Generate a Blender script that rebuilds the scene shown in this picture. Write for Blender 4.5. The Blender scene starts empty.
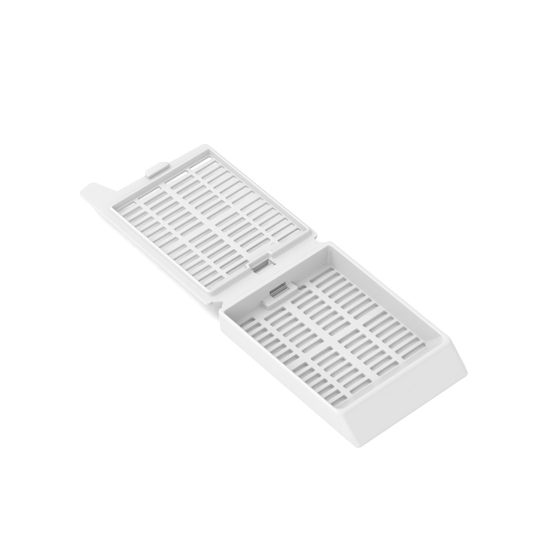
import bpy, bmesh, math
from mathutils import Vector, Matrix
S = 0.001                                  # everything below is written in millimetres
sc = bpy.context.scene
col = sc.collection

# ------------------------------------------------------------------ materials
def plastic(name, base, rough=0.38, sss=0.0):
    m = bpy.data.materials.new(name); m.use_nodes = True
    nt = m.node_tree; b = nt.nodes['Principled BSDF']
    tc = nt.nodes.new('ShaderNodeTexCoord')
    n1 = nt.nodes.new('ShaderNodeTexNoise'); n1.inputs['Scale'].default_value = 260; n1.inputs['Detail'].default_value = 3
    r1 = nt.nodes.new('ShaderNodeMapRange')
    r1.inputs['To Min'].default_value = rough - .06; r1.inputs['To Max'].default_value = rough + .06
    mix = nt.nodes.new('ShaderNodeMix'); mix.data_type = 'RGBA'
    mix.inputs['A'].default_value = (base*.985, base*.985, base*.99, 1)
    mix.inputs['B'].default_value = (base, base, base, 1)
    n2 = nt.nodes.new('ShaderNodeTexNoise'); n2.inputs['Scale'].default_value = 4200; n2.inputs['Detail'].default_value = 2
    bp = nt.nodes.new('ShaderNodeBump'); bp.inputs['Strength'].default_value = .06; bp.inputs['Distance'].default_value = .00003
    L = nt.links.new
    L(tc.outputs['Object'], n1.inputs['Vector']); L(tc.outputs['Object'], n2.inputs['Vector'])
    L(n1.outputs['Fac'], r1.inputs['Value']); L(r1.outputs['Result'], b.inputs['Roughness'])
    L(n1.outputs['Fac'], mix.inputs['Factor']); L(mix.outputs['Result'], b.inputs['Base Color'])
    L(n2.outputs['Fac'], bp.inputs['Height']); L(bp.outputs['Normal'], b.inputs['Normal'])
    b.inputs['IOR'].default_value = 1.49
    tr = nt.nodes.new('ShaderNodeBsdfTranslucent'); tr.inputs['Color'].default_value = (.9, .9, .9, 1)
    ms = nt.nodes.new('ShaderNodeMixShader'); ms.inputs['Fac'].default_value = .03
    L(b.outputs['BSDF'], ms.inputs[1]); L(tr.outputs['BSDF'], ms.inputs[2])
    L(ms.outputs['Shader'], nt.nodes['Material Output'].inputs['Surface'])
    if sss:
        b.inputs['Subsurface Weight'].default_value = sss
        b.inputs['Subsurface Radius'].default_value = (1, 1, 1)
        b.inputs['Subsurface Scale'].default_value = .0006
    return m
WHITE = plastic('white_moulded_plastic', .575)

def table_mat():
    m = bpy.data.materials.new('white_table_laminate'); m.use_nodes = True
    nt = m.node_tree; b = nt.nodes['Principled BSDF']
    tc = nt.nodes.new('ShaderNodeTexCoord')
    n = nt.nodes.new('ShaderNodeTexNoise'); n.inputs['Scale'].default_value = 60
    mix = nt.nodes.new('ShaderNodeMix'); mix.data_type = 'RGBA'
    mix.inputs['A'].default_value = (.9, .9, .9, 1); mix.inputs['B'].default_value = (.92, .92, .92, 1)
    nt.links.new(tc.outputs['Object'], n.inputs['Vector'])
    nt.links.new(n.outputs['Fac'], mix.inputs['Factor']); nt.links.new(mix.outputs['Result'], b.inputs['Base Color'])
    b.inputs['Roughness'].default_value = .9
    b.inputs['Specular IOR Level'].default_value = .1
    return m
TABLE = table_mat()

# ------------------------------------------------------------------ mesh helpers
def link(name, me, mat, parent):
    o = bpy.data.objects.new(name, me); col.objects.link(o)
    me.materials.clear(); me.materials.append(mat)
    if parent: o.parent = parent
    return o

def shade(bm, ang=32):
    for f in bm.faces: f.smooth = True
    for e in bm.edges:
        if len(e.link_faces) == 2:
            e.smooth = e.calc_face_angle(0) < math.radians(ang)

def finish(name, bm, mat, parent, ang=32, fix=True):
    if fix: bmesh.ops.recalc_face_normals(bm, faces=bm.faces)
    shade(bm, ang)
    me = bpy.data.meshes.new(name); bm.to_mesh(me); bm.free()
    o = link(name, me, mat, parent)
    wn = o.modifiers.new('face_weighted_normals', 'WEIGHTED_NORMAL'); wn.keep_sharp = True; wn.weight = 100
    return o

def rpoly(pts, rad, seg=6):
    """closed polygon (counter-clockwise) with rounded corners, a fixed number of points per corner"""
    n = len(pts); out = []
    if not isinstance(rad, (list, tuple)): rad = [rad]*n
    for i in range(n):
        p = Vector(pts[i]); a = (Vector(pts[i-1])-p); b = (Vector(pts[(i+1) % n])-p)
        la, lb = a.length, b.length; a.normalize(); b.normalize()
        ang = a.angle(b); r = max(rad[i], 1e-3)
        t = min(r/math.tan(ang/2), la*.49, lb*.49); r = t*math.tan(ang/2)
        c = p + (a+b).normalized()*(r/math.sin(ang/2))
        s = p+a*t-c; e = p+b*t-c
        a0 = math.atan2(s.y, s.x); da = math.atan2(e.y, e.x)-a0
        while da > math.pi: da -= 2*math.pi
        while da < -math.pi: da += 2*math.pi
        for k in range(seg+1):
            w = a0+da*k/seg; out.append((c.x+r*math.cos(w), c.y+r*math.sin(w)))
    return out

def offset(pts, rad, d):
    """inward offset (counter-clockwise polygon); concave corners grow their radius"""
    n = len(pts); P = []; R = []
    for i in range(n):
        p = Vector(pts[i]); u = (p-Vector(pts[i-1])).normalized(); v = (Vector(pts[(i+1) % n])-p).normalized()
        n1 = Vector((-u.y, u.x)); n2 = Vector((-v.y, v.x))
        b = (n1+n2).normalized(); P.append(tuple(p+b*(d/max(b.dot(n1), .2))))
        cr = u.x*v.y-u.y*v.x
        R.append(max(rad[i]-d, .05) if cr > 0 else max(rad[i]+d, .05))
    return P, R

def ring_bm(loops):
    """closed solid of revolution-like ring through loops of equal length [(points2d, z)]"""
    bm = bmesh.new(); V = []
    for pts, z in loops:
        V.append([bm.verts.new((x*S, y*S, (z(x, y) if callable(z) else z)*S)) for x, y in pts])
    m = len(V); n = len(V[0])
    for j in range(m):
        A, B = V[j], V[(j+1) % m]
        for i in range(n):
            k = (i+1) % n
            bm.faces.new((A[i], A[k], B[k], B[i]))
    return bm

def plate_mesh(outer, holes, z0, z1, bev=.08):
    """flat plate with holes and softly rounded edges, from a filled 2D curve"""
    cu = bpy.data.curves.new('outline', 'CURVE'); cu.dimensions = '2D'; cu.fill_mode = 'BOTH'
    cu.extrude = ((z1-z0)/2-bev)*S; cu.bevel_depth = bev*S; cu.bevel_resolution = 2; cu.offset = -bev*S
    for pts in [outer]+holes:
        sp = cu.splines.new('POLY'); sp.points.add(len(pts)-1)
        for q, (x, y) in zip(sp.points, pts): q.co = (x*S, y*S, 0, 1)
        sp.use_cyclic_u = True
    o = bpy.data.objects.new('outline', cu); col.objects.link(o)
    dg = bpy.context.evaluated_depsgraph_get(); dg.update()
    me = bpy.data.meshes.new_from_object(o.evaluated_get(dg))
    bpy.data.objects.remove(o); bpy.data.curves.remove(cu)
    bm = bmesh.new(); bm.from_mesh(me); bpy.data.meshes.remove(me)
    bmesh.ops.remove_doubles(bm, verts=bm.verts, dist=2e-7)
    bmesh.ops.translate(bm, verts=bm.verts, vec=(0, 0, (z0+z1)/2*S))
    return bm

def prism(bm, poly, axis_lo, axis_hi):
    """prism along x of a polygon in the (y, z) plane, added to bm"""
    A = [bm.verts.new((axis_lo*S, y*S, z*S)) for y, z in poly]
    B = [bm.verts.new((axis_hi*S, y*S, z*S)) for y, z in poly]
    n = len(poly); fs = [bm.faces.new(A), bm.faces.new(B[::-1])]
    for i in range(n):
        k = (i+1) % n; fs.append(bm.faces.new((A[k], A[i], B[i], B[k])))
    bmesh.ops.recalc_face_normals(bm, faces=fs)

def bevelled(name, bm, mat, parent, w, seg=3, ang=32):
    bmesh.ops.recalc_face_normals(bm, faces=bm.faces)
    es = [e for e in bm.edges if len(e.link_faces) == 2 and e.calc_face_angle(0) > math.radians(25)]
    bmesh.ops.bevel(bm, geom=es, offset=w*S, segments=seg, profile=.5, affect='EDGES', clamp_overlap=True)
    return finish(name, bm, mat, parent, ang)

def rect(x0, x1, y0, y1): return [(x0, y0), (x1, y0), (x1, y1), (x0, y1)]
def slot(x0, x1, y0, y1): return rpoly(rect(x0, x1, y0, y1), .24, 3)[::-1]

# ------------------------------------------------------------------ the setting
bm = bmesh.new(); bmesh.ops.create_grid(bm, x_segments=4, y_segments=4, size=1.6)
tb = finish('tabletop', bm, TABLE, None); tb['kind'] = 'structure'

# ------------------------------------------------------------------ the cassette
root = bpy.data.objects.new('tissue_cassette', None); col.objects.link(root)
root.empty_display_size = .01
root['label'] = 'open white plastic slotted tissue cassette with its lid folded back on the white table'
root['category'] = 'cassette'

H = 5.6; LB = -39.43; LT = -34.42; ZF = 1.1
# --- tray: a walled ring whose front end slopes
def tl(x0, x1, y0, y1, r, z): return (rpoly(rect(x0, x1, y0, y1), r, 8), z)
loops = []
XB0, XB1, XT0, XT1 = 0.0, 27.9, -.32, 28.0
def outer_at(z, ins=0):
    f = z/H
    return (XB0+(XT0-XB0)*f+ins, XB1+(XT1-XB1)*f-ins, LB+(LT-LB)*f+ins*1.2, 0.06*f-ins)
rr = .42
for k in range(4):
    a = k/3*math.pi/2; q = .18
    loops.append(tl(*outer_at(q*math.sin(a), q*(1-math.sin(a))*.9), .95, q*(1-math.cos(a))))
for z in (2.0, 4.0): loops.append(tl(*outer_at(z), 1.0, z))
for k in range(6):
    a = k/5*math.pi/2
    z = H-rr+rr*math.sin(a); loops.append(tl(*outer_at(H-rr+rr*math.sin(a)*.35, rr*(1-math.cos(a))), [1.3, 1.3, 1.0-.3*k/5, 1.0-.3*k/5], z))
IT = (.36, 26.95, -33.86, -1.08)             # inner edge of the rim at the top
IB = (.98, 26.42, -29.75, -1.36)             # inner edge at the floor
def inner_at(z, ins=0):
    f = (H-z)/(H-ZF)
    return tuple(a+(b-a)*f+s*ins for a, b, s in zip(IT, IB, (-1, 1, -1, 1)))
r2 = .16
for k in range(4):
    a = k/3*math.pi/2
    loops.append(tl(*inner_at(H-r2+r2*math.cos(a), r2*(1-math.sin(a))), [1.5, 1.5, .55, .55], H-r2+r2*math.cos(a)))
for z in (4.0, 2.5, 1.3, ZF, .3): loops.append(tl(*inner_at(max(z, ZF)), [1.5, 1.5, .45, .45], z))
loops.append(tl(*inner_at(ZF), [1.5, 1.5, .45, .45], 0.0))
# blind pocket sunk into the hinge wall above the catch socket
bmr = ring_bm(loops); bmesh.ops.recalc_face_normals(bmr, faces=bmr.faces)
bmc = bmesh.new(); prism(bmc, [(-2.2, 1.5), (-.35, 1.5), (-.35, 3.25), (-2.2, 3.25)], 11.7, 15.75)
tmp = []
for nm, b in (('wall_blank', bmr), ('pocket_cutter', bmc)):
    me = bpy.data.meshes.new(nm); b.to_mesh(me); b.free()
    o = bpy.data.objects.new(nm, me); col.objects.link(o); tmp.append(o)
md = tmp[0].modifiers.new('pocket', 'BOOLEAN'); md.operation = 'DIFFERENCE'; md.object = tmp[1]; md.solver = 'EXACT'
dg = bpy.context.evaluated_depsgraph_get(); dg.update()
cut = bpy.data.meshes.new_from_object(tmp[0].evaluated_get(dg))
for o in tmp: me = o.data; bpy.data.objects.remove(o); bpy.data.meshes.remove(me)
bmr = bmesh.new(); bmr.from_mesh(cut); bpy.data.meshes.remove(cut)
tray = finish('tray', bmr, WHITE, root, 40)

# --- writing panel: the sloped front face
sl_dir = Vector((0, LT-LB, H)).normalized(); nrm = Vector((0, -H, LT-LB)).normalized()
nrm = Vector((0, -sl_dir.z, sl_dir.y))
bmw = bmesh.new()
def fp(x, t, d):
    p = Vector((x, LB, 0)) + Vector((0, LT-LB, H))*t + nrm*d
    return bmw.verts.new(p*S)
lo = [fp(x, t, .02) for x, t in ((1.05, .06), (26.85, .06), (26.95, .9), (.8, .9))]
hi = [fp(x, t, -.6) for x, t in ((1.05, .06), (26.85, .06), (26.95, .9), (.8, .9))]
bmw.faces.new(lo); bmw.faces.new(hi[::-1])
for i in range(4):
    k = (i+1) % 4; bmw.faces.new((lo[k], lo[i], hi[i], hi[k]))
finish('writing_panel', bmw, WHITE, tray)

# --- slotted floor
COLB = [(.9+.1, 6.38), (7.55, 12.51), (14.22, 19.25), (20.5, 26.3)]
PY, Y0 = 1.806, -2.42
SW = 1.02
bright = set()                             # openings closed by a skin of plastic: none in the tray
holes = []; wedges = []
for c, (x0, x1) in enumerate(COLB):
    for i in range(16):
        if i == 15: continue
        if c == 1 and i == 0: continue
        y = Y0-PY*i-(PY*.423 if i >= 8 else 0)
        xa = x0+(.3 if c == 0 else 0)
        if (c, i) == (2, 0): xa = 17.55
        holes.append(slot(xa, x1, y-SW, y))
        if (c, i) in bright: wedges.append((xa-.08, x1+.08, y))
CX0, CX1 = 11.85, 15.75
fl = plate_mesh(rpoly(rect(.8, 26.6, -30.2, -1.2), .3, 3), holes, .42, ZF, .07)
for x0, x1, y in wedges:
    prism(fl, [(y+.08, ZF-.1), (y-SW-.08, ZF-.1), (y-SW-.08, ZF-.32), (y+.08, ZF-.32)], x0, x1)
floor = finish('slotted_floor', fl, WHITE, tray, 40, fix=False)

# --- catch socket moulded against the hinge wall
sk = plate_mesh(rpoly(rect(9.5, 17.2, -3.3, -1.2), [.5, .5, .05, .05], 4),
                [rpoly(rect(CX0, CX1, -2.45, -1.3), .12, 3)[::-1]], ZF-.2, 2.25, .14)
prism(sk, [(-1.75, 1.1), (-1.75, 1.9), (-2.5, 2.02), (-2.5, 1.1)], CX0-.05, CX1+.05)
finish('catch_socket', sk, WHITE, tray, 40, fix=False)

# ------------------------------------------------------------------ lid
ZL0, ZL1 = 3.72, 4.38
COLL = [(1.9, 7.05), (7.95, 13.3), (14.6, 20.15), (20.9, 26.25)]
LP, LY0 = 1.85, 33.78
lbright = {(2, 14)}                        # the short stub beside the catch is closed
holes = []; wedges = []
for c, (x0, x1) in enumerate(COLL):
    for i in range(15):
        if c == 2 and i == 14: x0 = 19.3
        y = LY0-LP*i-(LP*.351 if i >= 8 else 0)
        holes.append(slot(x0, x1, y-1.0, y))
        if (c, i) in lbright: wedges.append((x0-.08, x1+.08, y))
outline = [(0, 3.1), (12.1, 3.1), (12.1, 4.95), (16.6, 4.95), (16.6, 3.1), (28, 3.1), (28, 37.15), (6.2, 38.0), (4.3, 43.35), (.2, 42.7)]
lp = plate_mesh(rpoly(outline, [.8, .05, .1, .1, .05, .9, .9, .25, 1.1, 1.0], 6), holes, ZL0, ZL1, .1)
for x0, x1, y in wedges:
    prism(lp, [(y+.08, ZL1-.1), (y-1.08, ZL1-.1), (y-1.08, ZL1-.4), (y+.08, ZL1-.4)], x0, x1)
lid = finish('lid', lp, WHITE, root, 40, fix=False)

# --- raised rim round the slotted panel, stepping in round the catch opening
RX0, RX1, RY0, RY1 = 1.4, 27.2, 4.2, 34.95
NX0, NX1, NY = 12.0, 16.8, 4.98
rp = [(RX0, RY0), (NX0, RY0), (NX0, NY), (NX1, NY), (NX1, RY0), (RX1, RY0), (RX1, RY1), (RX0, RY1)]
rad = [1.0, .55, .2, .2, .55, 1.0, .9, .9]
ZR = 5.6
loops = []
def rl(d, z):
    P, R = offset(rp, rad, d); loops.append((rpoly(P, R, 5), z))
rl(-.02, ZL0+.02); rl(-.3, ZL1-.06); rl(-.12, ZL1+.06); rl(0, ZL1+.24)
for k in range(5):
    a = k/4*math.pi/2; rl(.06+.36*(1-math.cos(a)), ZR-.4+.4*math.sin(a))
for k in range(1, 5):
    a = k/4*math.pi/2; rl(.42+.22*math.sin(a), ZR-.22*(1-math.cos(a)))
rl(.84, ZL1); rl(.84, ZL0+.02)
finish('raised_rim', ring_bm(loops), WHITE, lid, 45)

# --- catch hook on the far flange
hk = plate_mesh(rpoly([(12.75, 36.35), (17.9, 36.35), (18.5, 37.2), (17.2, 38.2), (13.1, 38.15)], [.3, .4, .6, .9, .7], 5), [], ZL1-.25, ZL1+.85, .24)
finish('catch_hook', hk, WHITE, lid, 45, fix=False)

# --- tongue that drops behind the catch opening
bmt = bmesh.new()
prism(bmt, [(5.0, 2.3), (5.6, 2.3), (5.6, ZL0+.05), (5.0, ZL0+.05)], 12.0, 16.75)
bevelled('catch_tongue', bmt, WHITE, lid, .1, 2)

# ------------------------------------------------------------------ hinge web
hx = [(1.0, -.3), (27.0, -.3), (26.6, .5), (25.3, 1.35), (26.3, 2.5), (27.0, 3.35), (16.55, 3.35), (16.55, 2.3), (12.15, 2.3), (12.15, 3.35), (1.0, 3.35), (1.7, 2.5), (2.6, 1.35), (1.4, .5)]
hw = plate_mesh(rpoly(hx, [.1, .1, .5, .25, .5, .1, .05, .12, .12, .05, .1, .5, .25, .5], 4),
                [], -.55, 0, .06)
for v in hw.verts:
    y = v.co.y/S
    v.co.z += (5.5-(5.5-4.42)*min(max((y+.3)/3.65, 0), 1))*S
hinge = finish('hinge', hw, WHITE, root, 40, fix=False)

# small ledge added in the catch opening to catch light as a white strip
bml = bmesh.new(); prism(bml, [(2.0, 3.45), (3.5, 3.45), (3.5, 4.0), (2.0, 4.3)], 12.3, 16.4)
bevelled('added_bright_ledge', bml, WHITE, hinge, .08, 2)

# ------------------------------------------------------------------ light
w = bpy.data.worlds.new('World'); sc.world = w; w.use_nodes = True
bg = w.node_tree.nodes['Background']; bg.inputs['Color'].default_value = (1, 1, 1, 1); bg.inputs['Strength'].default_value = 1.03
def area(name, loc, target, size, power):
    l = bpy.data.lights.new(name, 'AREA'); l.shape = 'SQUARE'; l.size = size; l.energy = power
    o = bpy.data.objects.new(name, l); col.objects.link(o); o.location = loc
    o.rotation_euler = (Vector(target)-Vector(loc)).to_track_quat('-Z', 'Y').to_euler()
    return o
area('softbox_overhead', (-.35, .45, .9), (.014, 0, 0), .6, 5.5)
area('added_fill_front', (-.75, -.6, .65), (.014, 0, 0), .9, 3.5)  # unseen fill, added to lift the sloped face and the shade under the lid

# ------------------------------------------------------------------ camera
cam = bpy.data.cameras.new('camera'); co = bpy.data.objects.new('camera', cam); col.objects.link(co)
az, el, roll, dist = 4.010047, 0.809133, -0.012390, 570.386466
T = Vector((15.436389, 1.554137, 3.0))
d = Vector((math.cos(el)*math.cos(az), math.cos(el)*math.sin(az), math.sin(el)))
x = Vector((0, 0, 1)).cross(d).normalized(); y = d.cross(x)
x, y = math.cos(roll)*x+math.sin(roll)*y, -math.sin(roll)*x+math.cos(roll)*y
M = Matrix((x, y, d)).transposed().to_4x4(); M.translation = (T+d*dist)*S
co.matrix_world = M
cam.sensor_width = 36; cam.lens = 36*3000/550; cam.clip_start = .01; cam.clip_end = 50
sc.camera = co
sc.view_settings.view_transform = 'Standard'; sc.view_settings.look = 'None'
sc.view_settings.exposure = 0; sc.view_settings.gamma = 1
sc.render.engine = 'CYCLES'
sc.cycles.max_bounces = 12; sc.cycles.diffuse_bounces = 8
